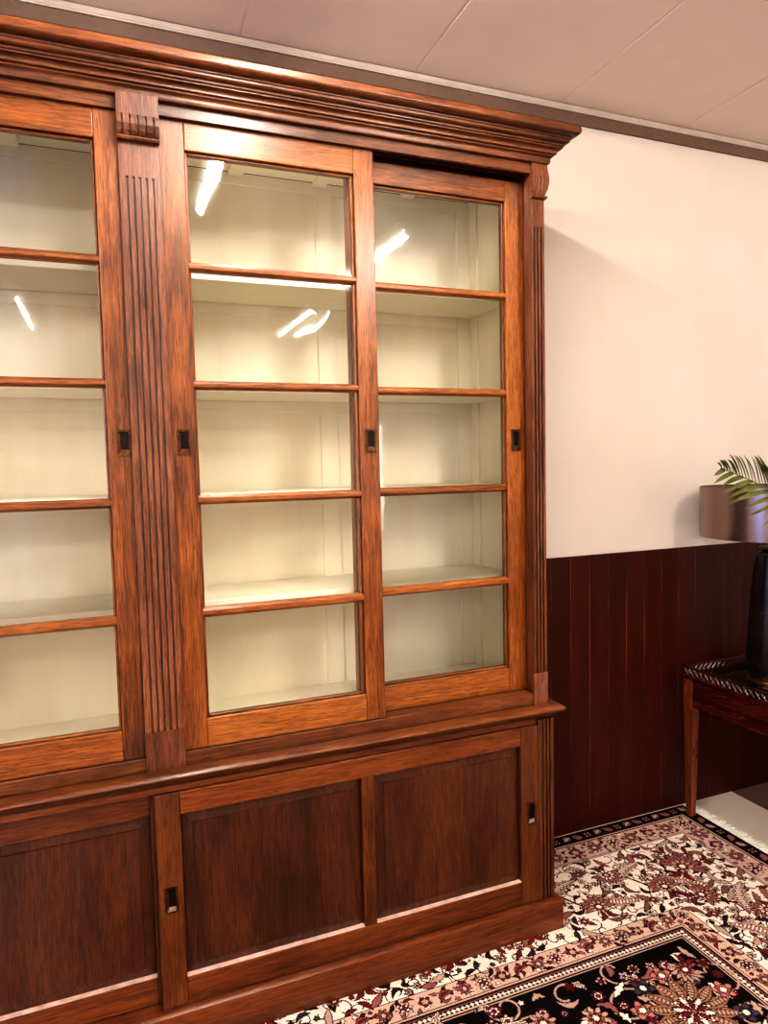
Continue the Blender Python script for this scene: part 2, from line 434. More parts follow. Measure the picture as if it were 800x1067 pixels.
# right and left end corbels wrap round the corner
def ib(tab, z):
    for (z0, a), (z1, c) in zip(tab, tab[1:]):
        if z0 >= z >= z1: return a+(c-a)*(z0-z)/(z0-z1)
    return tab[-1][1]
FO = [(2.392, .008), (2.375, .009), (2.352, .0125), (2.335, .0125), (2.315, .008), (2.301, .002), (2.2995, .002), (2.2985, .007), (2.294, .009), (2.290, .006), (2.289, .003)]
for sgn, edge, inner in ((1, XR, 1.214), (-1, XLf, -1.008)):
    zs = [f[0] for f in FO]; zs = sorted(set(zs+[2.362, 2.3525, 2.3515, 2.343, 2.325, 2.308, 2.303, 2.302]), reverse=True)
    cols = [0, .010, .0150, .0215, .0265, .033, .038, .047]; v = []; f = []; nc = len(cols)+2
    for z in zs:
        o_ = ib(FO, z)
        for k, c in enumerate(cols):
            groove = k in (1, 2, 3, 4, 5, 6) and 2.302 < z < 2.352
            xx = c+(o_*.9 if k == len(cols)-1 else 0)
            v.append((inner+sgn*xx, -o_, z))
        v.append((inner+sgn*(.047+o_*.9), .0335, z)); v.append((inner, .0335, z))
    for r_ in range(len(zs)-1):
        for k in range(nc):
            j = (k+1) % nc; f.append((r_*nc+k, r_*nc+j, (r_+1)*nc+j, (r_+1)*nc+k))
    f.append(tuple(range(nc))); f.append(tuple((len(zs)-1)*nc+k for k in range(nc)))
    b = MB(); b._add(v, f, 'mid_z')
    for c in (.0125, .024, .0355):   # carved beads
        P = [(inner+sgn*c, -ib(FO, z)+.0008, z) for z in (2.350, 2.342, 2.333, 2.322, 2.312, 2.303)]
        b.tube(P, .0046, 'mid_z', 8, .0030)
    b.build('corbel', BK, 0, 'auto')
# outer sides, jambs
for sgn, xo in ((1, XR), (-1, XLf)):
    b = MB(); xi = xo-sgn*.038
    b.box(min(xo, xo-sgn*.02), max(xo, xo-sgn*.02), .034, .400, .7342, 2.392, 'mid_z'); b.box(min(xo-sgn*.020, xi), max(xo-sgn*.020, xi), .034, .10, .7342, 2.392, 'mid_z')
    b.build('side_panel', BK, .001)
b = MB(); b.box(.066, .140, .034, .060, .7342, 2.392, 'mid_z'); b.build('centre_post', BK)
# sill board under the sliding doors
for x0, x1 in ((-1.008, PL-.001), (PR+.001, 1.2135)):
    b = MB(); b.box(x0, x1, .004, .100, .7342, .7700, 'mid_x'); b.build('sill_board', BK, .002)
# cream interior: backs, uprights, shelves, battens
SH = [(2.007, 2.030), (1.710, 1.733), (1.410, 1.433), (1.1155, 1.1385)]
IY = .380
def bay(xl, xr, bats, ribs):
    b = MB(); b.box(xl, xr, IY, IY+.015, .770, 2.403, 'cream')
    for c in bats: b.box(c-.03, c+.03, IY-.009, IY, .773, 2.403, 'cream')
    b.box(xl, xl+.055, IY-.009, IY, .773, 2.403, 'cream'); b.box(xr-.055, xr, IY-.009, IY, .773, 2.403, 'cream')
    for z0, z1 in SH+[(2.403, 2.5)]: b.box(xl+.056, xr-.056, IY-.0085, IY, z0-.036, z0-.0005, 'cream')
    b.build('back_panel', BK, .0015)
    b = MB(); b.box(xl, xr, .10, IY-.010, 2.403, 2.418, 'cream')
    for c in ribs: b.box(c-.022, c+.022, .10, IY-.002, 2.392, 2.403, 'cream')
    b.build('top_panel', BK, .001)
    b = MB(); b.box(xl, xr, .10, IY, .752, .772, 'cream'); b.build('bottom_board', BK)
    for z0, z1 in SH:
        b = MB(); b.box(xl+.0005, xr-.0005, .118, IY-.0095, z0, z1, 'cream'); b.build('shelf', BK, .002)
    for xx, s in ((xl, -1), (xr, 1)):
        b = MB(); b.box(min(xx, xx+s*.012), max(xx, xx+s*.012), .10, IY+.014, .770, 2.403, 'cream')
        b.box(min(xx, xx-s*.008), max(xx, xx-s*.008), IY-.06, IY-.010, .773, 2.403, 'cream')
        b.build('inner_side', BK, .0015)
bay(.140, 1.2135, [.680], [.400, .666, .970])
bay(-1.0075, .066, [-.474], [-.209, -.474, -.75])
b = MB(); b.box(XLf+.021, XR-.021, IY+.016, .400, .7342, 2.44, 'dark'); b.build('back_boards', BK)
# sliding glass doors
def flush_pull(cx, y, z0, z1, parent, w=.034, lip=False):
    b = MB(); x0, x1 = cx-w/2, cx+w/2; t = .0055
    b.box(x0, x1, y-.0015, y+.002, z1-t, z1, 'bronze'); b.box(x0, x1, y-.0015, y+.002, z0, z0+t, 'bronze')
    b.box(x0, x0+t, y-.0015, y+.002, z0+t, z1-t, 'bronze'); b.box(x1-t, x1, y-.0015, y+.002, z0+t, z1-t, 'bronze')
    b.box(x0+t, x1-t, y-.0003, y+.0005, z0+t, z1-t, 'pull_dark')
    b.tube([(x0+t+.002, y-.001, z1-t-.004), (x0+t+.002, y-.0015, z0+t+.004)], .0016, 'bronze', 6)
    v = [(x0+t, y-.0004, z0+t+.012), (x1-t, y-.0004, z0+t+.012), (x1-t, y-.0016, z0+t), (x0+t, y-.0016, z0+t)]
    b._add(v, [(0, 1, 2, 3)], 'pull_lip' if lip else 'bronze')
    o = b.build('flush_pull', parent, .0004, seg=1); lbl(o, 'small dark bronze flush pull'); return o
BZ = [(1.9995, 2.0225), (1.7035, 1.726), (1.409, 1.433), (1.1135, 1.139)]
ZT, ZB, ZDT, ZDB = 2.2925, .8465, 2.372, .7705
def gdoor(xl, xr, gl, gr, y, pulls, zdt=ZDT):
    th = .030; b = MB()
    b.box(xl, gl, y, y+th, ZDB, zdt, 'frame_z'); b.box(gr, xr, y, y+th, ZDB, zdt, 'frame_z')
    b.box(gl, gr, y+.0006, y+th, ZT, zdt, 'frame_x'); b.box(gl, gr, y+.0006, y+th, ZDB, ZB, 'frame_x')
    # inner chamfer strip
    d = b.build('sliding_glass_door', BK, .0022)
    b = MB()   # bead round the opening, set back
    for x0, x1, z0, z1 in ((gl, gl+.007, ZB, ZT), (gr-.007, gr, ZB, ZT), (gl+.007, gr-.007, ZT-.007, ZT), (gl+.007, gr-.007, ZB, ZB+.006)):
        b.box(x0, x1, y+.011, y+th-.002, z0, z1, 'frame_z' if z1-z0 > .5 else 'frame_x')
    b.build('glazing_bead', d, .002)
    for z0, z1 in BZ:
        zc = (z0+z1)/2; q = [(y+.001, z0+.006), (y+.001, z1-.006), (y+.010, z1), (y+th-.004, z1), (y+th-.004, z0), (y+.010, z0)]
        v = [(xx, a, z) for xx in (gl-.001, gr+.001) for a, z in q]; n = len(q)
        b = MB(); b._add(v, [(i, (i+1) % n, n+(i+1) % n, n+i) for i in range(n)]+[tuple(range(n)), tuple(reversed(range(n, 2*n)))], 'frame_x')
        b.build('glazing_bar', d, .002)
    zs = [ZB]+[c for z in reversed(BZ) for c in z]+[ZT]
    for k in range(0, len(zs), 2):
        b = MB(); v = [(gl+.001, y+.018, zs[k]), (gr-.001, y+.018, zs[k]), (gr-.001, y+.018, zs[k+1]), (gl+.001, y+.018, zs[k+1])]
        b._add(v, [(0, 1, 2, 3)], 'glass'); b.build('glass_pane', d)
    for c in pulls: flush_pull(c, y, 1.535, 1.602, d)
    return d
gdoor(PR-.002, .7143, .2113, .6566, .012, [.181, .6875])
gdoor(.650, 1.2225, .7145, 1.1576, .054, [1.188], 2.354)
gdoor(-.508, PL+.002, -.4430, .0023, .012, [.0385, -.475])
gdoor(-1.016, -.444, -.9517, -.509, .054, [-.984], 2.354)
# ledge between upper and lower cases
LX0, LX1 = -1.069, 1.275
ledge = prof([(-.08, .7342), (.030, .7342, -.001), (.0385, .7290, -.003), (.0385, .7190, -.002), (.030, .7135), (.022, .7125), (.020, .7060, .003), (.006, .6930), (.002, .6900), (-.08, .6900)])
b = MB(); b.sweep(path(XLf, XR, 0, YB), ledge, ['mid_y', 'mid_x', 'mid_y']); b.box(XLf+.02, XR-.02, .02, YB, .705, .7341, 'mid_x')
b.build('ledge', BK, .0008, 'auto', 1)
# plinth
pl = prof([(-.03, .1003), (.022, .1003, -.001), (.0336, .0935), (.0336, .0), (-.03, .0)])
b = MB(); b.sweep(path(XLf, XR, 0, YB), pl, ['low_x', 'low_x', 'low_x']); b.box(XLf-.012, XR+.012, -.010, YB, .085, .1002, 'low_x')
b.build('plinth', BK, .0012, 'auto', 1)
# lower case: corner pilasters, rails, sides
pilaster(1.218, LX1, [1.2345, 1.2475, 1.2605], .1003, .6900, (.1003, .690), 'low_z', -.012, False, .04)
pilaster(LX0, -1.012, [-1.0545, -1.0415, -1.0285], .1003, .6900, (.1003, .690), 'low_z', -.012, False, .04)
for sgn, xo in ((1, LX1), (-1, LX0)):
    b = MB(); b.box(min(xo, xo-sgn*.02), max(xo, xo-sgn*.02), .028, .400, .1003, .690, 'low_z'); b.build('side_panel', BK, .001)
b = MB(); b.box(LX0+.03, LX1-.03, .052, .07, .1003, .690, 'dark'); b.box(LX0+.02, LX1-.02, .39, .40, .1003, .69, 'dark'); b.build('carcass', BK)
b = MB(); b.box(-1.012, 1.218, -.002, .010, .6745, .690, 'low_x'); b.build('top_rail', BK, .001)
# sliding panel doors
def pdoor(xl, xr, ops, y, zt, zb, pulls, zo=(.1744, .614)):
    th = .030; b = MB(); xs = [xl]+[c for o_ in ops for c in o_]+[xr]
    for k in range(0, len(xs), 2):
        outer = k == 0 or k == len(xs)-2
        b.box(xs[k], xs[k+1], y if outer else y+.001, y+th, zb if outer else zo[0], zt if outer else zo[1], 'low_z')
    b.box(xs[1], xs[-2], y+.0006, y+th, zo[1], zt, 'low_x'); b.box(xs[1], xs[-2], y+.0006, y+th, zb, zo[0], 'low_x')
    d = b.build('sliding_panel_door', BK, .0025)
    for (x0, x1) in ops:
        m = .030; e = .0004; yf = y+.010; yb = y+.0175; bb = MB()
        r0 = (x0+e, x1-e, zo[0]+e, zo[1]-e); r1 = (x0+m, x1-m, zo[0]+m, zo[1]-m)
        def ring(r, yy): return [(r[0], yy, r[2]), (r[1], yy, r[2]), (r[1], yy, r[3]), (r[0], yy, r[3])]
        r2 = (r1[0]+.0015, r1[1]-.0015, r1[2]+.0015, r1[3]-.0015)
        v = ring(r0, yb)+ring(r1, yf+.004)+ring(r2, yf)+ring(r0, y+th-.002)
        f = []
        for k in (0, 4): f += [(k+i, k+(i+1) % 4, k+4+(i+1) % 4, k+4+i) for i in range(4)]
        f += [(8, 9, 10, 11), (12, 13, 14, 15)]+[(i, (i+1) % 4, 12+(i+1) % 4, 12+i) for i in range(4)]
        bb._add(v, f, 'panel_z'); bb.build('raised_panel', d)
        bb = MB(); bb.box(x0+.0006, x1-.0006, y+.0012, y+.0172, zo[0]+.0002, zo[0]+.0022, 'worn_glint'); bb.build('ledge_highlight', d, .0006, seg=1)  # thin pale strip painted as the bright line on the opening's bottom ledge
    for c, z0 in pulls: flush_pull(c, y, z0, z0+.072, d, .032, True)
    return d
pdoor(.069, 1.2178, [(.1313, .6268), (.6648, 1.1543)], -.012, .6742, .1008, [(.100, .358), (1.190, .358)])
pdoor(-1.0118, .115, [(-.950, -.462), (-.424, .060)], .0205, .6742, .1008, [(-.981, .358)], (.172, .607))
at0(BK)
for c in BK.children: pass

# ------------------------------------------------------------------ floor coverings
b = MB(); b.box(-.9, 2.552, -2.2, WY-.0125, FZ, FZ+.0032, 'mat'); o = b.build('floor_mat', bevel=.001, seg=1)
tag(o, 'plain pale beige woven mat lying underneath the patterned rug', 'mat')

# patterned rug: knot-by-knot colours computed on a fine grid
RX1, RY1 = 2.254, .431; RLX, RLY = 3.00, 2.50; STEP = .0028
NX, NY = int(RLX/STEP), int(RLY/STEP)
U = (np.arange(NX)+.5)*STEP; V = (np.arange(NY)+.5)*STEP     # distance from right edge, from back edge
img = np.zeros((NY, NX, 3), np.float32)
def C3(r, g, b_): return np.array(srgb(r, g, b_)[:3], np.float32)
IV, DK, RO, RE, TA, NV, PK, GR, BR = C3(236, 222, 208), C3(40, 17, 18), C3(146, 92, 88), C3(104, 28, 34), C3(186, 156, 140), C3(44, 38, 52), C3(200, 170, 156), C3(60, 66, 48), C3(118, 82, 70)
dU = np.minimum(U, RLX-U)[None, :]; dV = np.minimum(V, RLY-V)[:, None]
dd = np.minimum(dU+0*dV, dV+0*dU)
img[:] = C3(12, 5, 6)
for lim, c in ((.650, C3(206, 178, 160)), (.646, DK), (.641, PK), (.637, DK), (.619, RO), (.615, DK), (.607, PK), (.603, DK), (.600, C3(208, 176, 158)), (.532, DK), (.528, IV), (.182, DK), (.178, PK), (.174, DK), (.170, C3(200, 170, 156)), (.078, DK), (.074, PK), (.068, DK), (.064, C3(16, 7, 9)), (.0, DK)):
    img[dd < lim] = c
rng = random.Random(3)
def win(cx, cy, R):
    i0, i1 = max(0, int((cx-R)/STEP)), min(NX, int((cx+R)/STEP)+1); j0, j1 = max(0, int((cy-R)/STEP)), min(NY, int((cy+R)/STEP)+1)
    if i1 <= i0 or j1 <= j0: return None
    return (slice(j0, j1), slice(i0, i1)), (U[i0:i1]-cx)[None, :], (V[j0:j1]-cy)[:, None]
def put(sl, mask, col):
    img[sl][mask] = col
def flower(cx, cy, r, cols, n=8, rot=0., ol=.0034, sq=1., oc=DK):
    w = win(cx, cy, r*1.35+.01)
    if not w: return
    sl, dx, dy = w; dy = dy/sq; rho = np.sqrt(dx**2+dy**2); th = np.arctan2(dy+0*dx, dx+0*dy)
    rad = r*(.80+.20*np.cos(n*(th-rot)))
    put(sl, rho < rad+ol, oc); put(sl, rho < rad, cols[0])
    if len(cols) > 1 and r > .012:
        r2 = r*.62*(.84+.16*np.cos(n*(th-rot)+pi)); put(sl, rho < r2+ol*.8, oc); put(sl, rho < r2, cols[1])
    if len(cols) > 2 and r > .010: put(sl, rho < r*.30+ol*.5, oc); put(sl, rho < r*.28, cols[2])
def leaf(cx, cy, ln, wd, ang, curve, cols, ser=0, oc=DK, ol=.0032):
    w = win(cx, cy, ln*.75+wd+.01)
    if not w: return
    sl, dx, dy = w; c, s_ = cos(ang), sin(ang)
    a = dx*c+dy*s_; q = -dx*s_+dy*c
    t = a/ln+.5; q = q-curve*ln*(4*(t-.5)**2-.5)
    tt = np.clip(t, 0, 1); wv = wd*.5*np.sin(pi*tt)**.8*(1.25-.5*tt)
    if ser: wv = wv*(1+.28*np.sin(tt*ser*2*pi))
    ins = (t > 0) & (t < 1)
    tol = ol/ln
    put(sl, (t > -tol) & (t < 1+tol) & (np.abs(q) < wv+ol), oc)
    put(sl, ins & (np.abs(q) < wv), cols[0])
    if len(cols) > 1: put(sl, ins & (np.abs(q) < wv*.60) , oc); put(sl, ins & (np.abs(q) < wv*.60-.0022), cols[1])
    if len(cols) > 2: 
        put(sl, ins & (np.abs(q) < wv*.42) & (np.sin(t*ln/.011*2*pi) > .1), cols[2])
def vine(pts, wd, col, oc=None):
    for k in range(len(pts)-1):
        (x0, y0), (x1, y1) = pts[k], pts[k+1]; L_ = math.hypot(x1-x0, y1-y0)
        n = max(1, int(L_/(STEP*.8)))
        for q in range(n):
            t = q/n; x = x0+(x1-x0)*t; y = y0+(y1-y0)*t; w = win(x, y, wd+STEP)
            if not w: continue
            sl, dx, dy = w; put(sl, dx**2+dy**2 < wd**2, col)
def palmette(cx, cy, r, ang, cols):
    for k in range(-4, 5):
        a = ang+k*.42; leaf(cx+cos(a)*r*.5, cy+sin(a)*r*.5, r*1.1, r*.36, a, .08*k/4, [cols[0]])
    flower(cx, cy, r*.55, [cols[1], cols[2], cols[3]], 10, ang)
    for s_ in (-1, 1): leaf(cx-cos(ang)*r*.8+s_*sin(ang)*r*.3, cy-sin(ang)*r*.8-s_*cos(ang)*r*.3, r*.8, r*.25, ang+pi+s_*.6, .2*s_, [cols[2]])
def spiral(cx, cy, r, a0, turns, sg):
    return [(cx+r*(1-.75*t)*cos(a0+sg*turns*2*pi*t), cy+r*(1-.75*t)*sin(a0+sg*turns*2*pi*t)) for t in [k/40 for k in range(41)]]
VIS_U, VIS_V = 2.35, 2.45
def inregion(u, v, lo, hi):
    d = min(u, RLX-u, v, RLY-v); return lo < d < hi
def poisson(lo, hi, md, n, seed):
    r = random.Random(seed); cell = {}; out = []
    for _ in range(n):
        u, v = r.uniform(0, RLX), r.uniform(0, RLY)
        if not inregion(u, v, lo, hi): continue
        k = (int(u/md), int(v/md))
        if any((p[0]-u)**2+(p[1]-v)**2 < md*md for a in (-1, 0, 1) for b_ in (-1, 0, 1) for p in cell.get((k[0]+a, k[1]+b_), ())): continue
        cell.setdefault(k, []).append((u, v)); out.append((u, v))
    return out
# four sides: s along the side, d from the edge
def side_pt(sd, s_, d):
    return {0: (s_, d), 1: (d, s_), 2: (s_, RLY-d), 3: (RLX-d, s_)}[sd]
def side_ang(sd, a): return {0: a, 1: pi/2-a, 2: -a, 3: pi/2+a}[sd]
SL = {0: RLX, 1: RLY, 2: RLX, 3: RLY}
for u, v in poisson(.19, .525, .042, 40000, 11): vine(spiral(u, v, rng.uniform(.020, .045), rng.uniform(0, 6.28), rng.uniform(.5, .9), rng.choice((-1, 1))), .0021, DK)
for sd in range(4):
    n = round((SL[sd]-.36*2)/.30)
    for k in range(n*2+1):
        s0 = .36+(SL[sd]-.72)*k/(2*n); d0 = .355+(.085 if k % 2 else -.085)
        if k % 2 == 0:
            s1 = s0+(SL[sd]-.72)/(2*n)
        u, v = side_pt(sd, s0, d0)
        pts = [side_pt(sd, s0+(SL[sd]-.72)/(2*n)*t, .355-(.085 if k % 2 == 0 else -.085)*cos(pi*t)) for t in [q/12 for q in range(13)]]
        if k < 2*n: vine(pts, .0042, DK)
# filler of the ivory border
for u, v in poisson(.190, .52, .032, 90000, 5):
    z = rng.random(); a = rng.uniform(0, 6.28)
    if z < .30: leaf(u, v, rng.uniform(.045, .075), rng.uniform(.014, .022), a, rng.uniform(-.35, .35), [rng.choice((RO, BR, RO, TA))], rng.choice((0, 0, 4)))
    elif z < .52: leaf(u, v, rng.uniform(.03, .05), .013, a, rng.uniform(-.4, .4), [rng.choice((RE, DK, NV, DK))])
    elif z < .80: flower(u, v, rng.uniform(.011, .018), [rng.choice((RO, RE, PK, RO)), IV, RE], rng.choice((5, 6, 8)), a)
    elif z < .92: flower(u, v, .008, [rng.choice((RE, DK, GR))], 5, a, .003)
for sd in range(4):
    n = round((SL[sd]-.72)/.30)
    for k in range(n*2+1):
        s0 = .36+(SL[sd]-.72)*k/(2*n)
        u, v = side_pt(sd, s0, .355+(.075 if k % 2 else -.075)*.9)
        if k % 2: palmette(u, v, .058, side_ang(sd, -pi/2), [RO, TA, RE, IV])
        else: palmette(u, v, .052, side_ang(sd, pi/2), [RO, IV, RE, PK])
        s2 = s0+(SL[sd]-.72)/(4*n)
        if k < 2*n:
            u, v = side_pt(sd, s2, .355+(-.05 if k % 2 else .05))
            leaf(u, v, .19, .050, side_ang(sd, (.55 if k % 2 else -.55)), .16*(1 if k % 2 else -1), [TA, RO, IV], 9)
            u, v = side_pt(sd, s2+.02, .355+(.11 if k % 2 else -.11)); flower(u, v, .020, [RO, RE, TA], 8, .3)
for (u, v) in ((.355, .355), (RLX-.355, .355), (.355, RLY-.355)): palmette(u, v, .075, pi/4+pi, [RO, TA, RE, IV])
# guard bands
def guard(d0, r, step, styles, ang=False):
    for sd in range(4):
        n = round((SL[sd]-2*d0)/step)
        for k in range(n+1):
            s0 = d0+(SL[sd]-2*d0)*k/n; u, v = side_pt(sd, s0, d0); st = styles[k % len(styles)]
            st(u, v, r, side_ang(sd, 0), k)
def gs_big(u, v, r, a, k): flower(u, v, r, [PK, RE, IV], 8, a); flower(u, v, r*.55, [IV, RE], 4, a+.78)
def gs_rose(u, v, r, a, k): flower(u, v, r*.92, [RO, BR, PK], 9, a)
def gs_leaf(u, v, r, a, k): leaf(u, v, r*2.3, r*.8, a+.5*(-1)**k, .25, [RO, RE]); 
def gs_red(u, v, r, a, k): flower(u, v, r*.75, [RE, TA], 5, a)
for lo, hi, sd_ in ((.085, .165, 21), (.54, .595, 22)):
    for u, v in poisson(lo, hi, .021, 60000, sd_):
        a = rng.uniform(0, 6.28)
        if rng.random() < .55: leaf(u, v, rng.uniform(.02, .034), .009, a, rng.uniform(-.4, .4), [rng.choice((RO, DK, RE, BR))], 0, DK, .0024)
        else: flower(u, v, rng.uniform(.005, .009), [rng.choice((RO, RE, IV))], 5, a, .0024)
guard(.124, .033, .088, [gs_big, gs_rose, gs_red, gs_rose]); guard(.567, .024, .062, [gs_big, gs_rose, gs_leaf, gs_red])
guard(.036, .023, .050, [lambda u, v, r, a, k: leaf(u, v, r*2.0, r*1.3, a+.6, .1, [RO, PK]), lambda u, v, r, a, k: flower(u, v, r*.62, [PK, RE], 4, .78, .003), lambda u, v, r, a, k: leaf(u, v, r*2.0, r*1.1, a-.6, -.1, [RO])])
guard(.628, .007, .0145, [lambda u, v, r, a, k: flower(u, v, r, [IV], 4, 0, .0015)])
# black field: arabesques, flowers, big medallions
for u, v in poisson(.67, 9, .105, 9000, 31):
    pts = spiral(u, v, rng.uniform(.05, .085), rng.uniform(0, 6.28), rng.uniform(.6, 1.), rng.choice((-1, 1))); vine(pts, .0034, TA)
    leaf(pts[0][0], pts[0][1], .06, .018, rng.uniform(0, 6.28), .3, [IV, TA], 3)
for u, v in poisson(.672, 9, .037, 45000, 32):
    z = rng.random(); a = rng.uniform(0, 6.28)
    if z < .42: leaf(u, v, rng.uniform(.04, .08), .018, a, rng.uniform(-.4, .4), [rng.choice((TA, IV, RO, TA))], rng.choice((0, 3)))
    elif z < .8: flower(u, v, rng.uniform(.012, .024), [rng.choice((RO, PK, RE)), rng.choice((IV, RE)), RE], rng.choice((5, 6, 8)), a)
    elif z < .9: flower(u, v, .009, [IV], 5, a)
def medallion(u, v, R):
    for k in range(10): a = k*.628+.2; flower(u+R*1.02*cos(a), v+R*1.02*sin(a), R*.24, [C3(190, 120, 112) if k % 2 else C3(70, 60, 76), RO if k % 2 else NV, IV], 5, a, .004)
    for k in range(14): a = k*2*pi/14; leaf(u+R*.62*cos(a), v+R*.62*sin(a), R*.62, R*.26, a, 0, [C3(150, 112, 86), BR, TA], 0)
    flower(u, v, R*.40, [IV, IV, IV], 12, 0, .005)
    for k in range(6): a = k*1.047; leaf(u+R*.2*cos(a), v+R*.2*sin(a), R*.24, R*.09, a, 0, [RE])
    flower(u, v, R*.10, [RE, RO], 6, 0)
medallion(RX1-1.412, RY1+.455, .135)
palmette(.745, .757, .050, pi/4, [TA, RO, RE, IV])
for (u, v) in ((1.10, .80), (1.24, .76), (.79, 1.02), (.80, 1.24), (1.45, .86), (1.75, .80)): flower(u, v, .040, [TA, RO, IV], 9, .4); flower(u, v, .017, [RE, IV], 6)
# weave: small value jitter per knot
jit = np.random.RandomState(2).rand(NY, NX, 1).astype(np.float32); img *= .80+.34*jit
# grid mesh
gx = RX1-np.arange(NX+1)*STEP; gy = RY1-np.arange(NY+1)*STEP
XX, YY = np.meshgrid(gx, gy)
nv = (NX+1)*(NY+1); co = np.empty((nv, 3), np.float32); co[:, 0] = XX.ravel(); co[:, 1] = YY.ravel(); co[:, 2] = 0
edgeu = np.minimum(np.arange(NX+1), NX-np.arange(NX+1)); edgev = np.minimum(np.arange(NY+1), NY-np.arange(NY+1))
em = np.minimum(edgeu[None, :], edgev[:, None]).ravel(); co[:, 2] = np.where(em == 0, -.0088, np.where(em == 1, -.0022, -.0006))
J, I = np.meshgrid(np.arange(NY), np.arange(NX), indexing='ij'); a0 = (J*(NX+1)+I).ravel()
quads = np.stack([a0, a0+NX+1, a0+NX+2, a0+1], 1).astype(np.int32); nq = len(quads)
me = bpy.data.meshes.new('persian_rug'); me.vertices.add(nv); me.vertices.foreach_set('co', co.ravel())
me.loops.add(nq*4); me.loops.foreach_set('vertex_index', quads.ravel())
me.polygons.add(nq); me.polygons.foreach_set('loop_start', np.arange(0, nq*4, 4, dtype=np.int32))
me.update(calc_edges=True)
ca = me.attributes.new('knots', 'FLOAT_COLOR', 'FACE'); cc = np.ones((nq, 4), np.float32); cc[:, :3] = img.reshape(-1, 3); ca.data.foreach_set('color', cc.ravel())
T = NT('knotted wool pile')
att = T.n('ShaderNodeAttribute', attribute_name='knots').outputs['Color']
wn = T.noise(T.obj(), 420., 3, .7); wb = T.noise(T.obj(), 5., 3, .6)
colr = T.mix(.5, att, T.mix(1., att, T.ramp(wb, [(.3, (.82, .8, .78, 1)), (.7, (1.1, 1.08, 1.06, 1))]), 'MULTIPLY'))
M['rug'] = T.bsdf(colr, .85, 0, wn, .5, .003, **{'Specular IOR Level': .1})
me.materials.append(M['rug'])
rug = bpy.data.objects.new('persian_rug', me); COL.objects.link(rug)
tag(rug, 'large floral oriental rug with ivory border, black field and fringed end, under the bookcase', 'rug')
M['fringe'] = plain('cotton fringe', srgb(246, 238, 226), .9, 0, .08, 40)
b = MB(); r = random.Random(4); y = RY1
while y > RY1-RLY:
    ln = r.uniform(.035, .062); sk = r.uniform(-.022, .022); pts = []
    for k in range(5):
        t = k/4; pts.append((RX1-.002+ln*t, y+sk*t+.004*sin(t*5+r.random()*2), -.0068+.002*sin(t*pi)))
    w_ = .0017; v = []
    for p in pts: v += [(p[0], p[1]-w_, p[2]), (p[0], p[1]+w_, p[2]+.0006)]
    b._add(v, [(2*k, 2*k+1, 2*k+3, 2*k+2) for k in range(4)], 'fringe'); y -= r.uniform(.0022, .0050)
fo = b.build('fringe', rug); fo['kind'] = 'stuff'; lbl(fo, 'short off-white knotted fringe')

# ------------------------------------------------------------------ side table
TB = thing('side_table', 'low mahogany side table with pierced gallery and tapered leg, beside the dark boards', 'side table', (2.49, -.12, 0))
TX0, TX1, TY0, TY1 = 2.188, 2.80, -.66, .372
lg = .0215
for k, (cx, cy) in enumerate(((TX0+.022, TY1-.030), (TX0+.022, TY0+.030), (TX1-.022, TY1-.030), (TX1-.022, TY0+.030))):
    b = MB(); b.taper(cx, cy, .002 if cx < 2.3 else FZ, .470, .0135, lg, 'table'); b.box(cx-lg, cx+lg, cy-lg, cy+lg, .470, .588, 'table'); b.build('leg', TB, .0015)
b = MB()
for (x0, x1, y0, y1) in ((TX0+.004, TX0+.022, TY0+.052, TY1-.052), (TX1-.022, TX1-.004, TY0+.052, TY1-.052)):
    b.box(x0, x1, y0, y1, .478, .588, 'table_y'); b.box(x0-.003 if x0 < 2.4 else x0, x1 if x0 < 2.4 else x1+.003, y0, y1, .478, .486, 'table_y'); b.box(x0-.003 if x0 < 2.4 else x0, x1 if x0 < 2.4 else x1+.003, y0, y1, .524, .530, 'table_y')
for (y0, y1) in ((TY0+.010, TY0+.028), (TY1-.028, TY1-.010)): b.box(TX0+.044, TX1-.044, y0, y1, .478, .588, 'table_y')
b.build('apron', TB, .0015)
b = MB(); b.box(TX0-.004, TX1+.004, TY0-.004, TY1+.004, .5882, .600, 'table_y'); b.build('tabletop', TB, .003)
b = MB(); b.box(TX0+.014, TX1-.014, TY0+.014, TY1-.014, .6002, .6052, 'table_glass'); o = b.build('glass_sheet', TB, .0005); lbl(o, 'clear glass sheet')
def gallery(p0, p1):
    b = MB(); (x0, y0), (x1, y1) = p0, p1; L_ = math.hypot(x1-x0, y1-y0); dx, dy = (x1-x0)/L_, (y1-y0)/L_
    def bar(z0, z1, w): b.box(min(x0, x1)-w, max(x0, x1)+w, min(y0, y1)-w, max(y0, y1)+w, z0, z1, 'table_y')
    bar(.6001, .6065, .003); bar(.6345, .6405, .0045)
    n = int(L_/.026)
    for k in range(n):
        s0 = L_*k/n; s1 = L_*(k+1)/n; sm = (s0+s1)/2
        P = lambda s_, z: (x0+dx*s_, y0+dy*s_, z)
        b.tube([P(s0, .606), P(sm, .6205), P(s1, .635)], .0019, 'table_y', 4); b.tube([P(s0, .635), P(sm, .6205), P(s1, .606)], .0019, 'table_y', 4)
        b.tube([P(sm-.0055, .6205), P(sm, .627), P(sm+.0055, .6205), P(sm, .614), P(sm-.0055, .6205)], .0015, 'table_y', 4)
    return b.build('gallery', TB)
c_ = ((TX0+.004, TY0+.004), (TX0+.004, TY1-.004), (TX1-.004, TY1-.004), (TX1-.004, TY0+.004))
gallery(c_[0], c_[1]); gallery(c_[1], c_[2]); gallery(c_[2], c_[3]); gallery(c_[3], c_[0])
at0(TB)

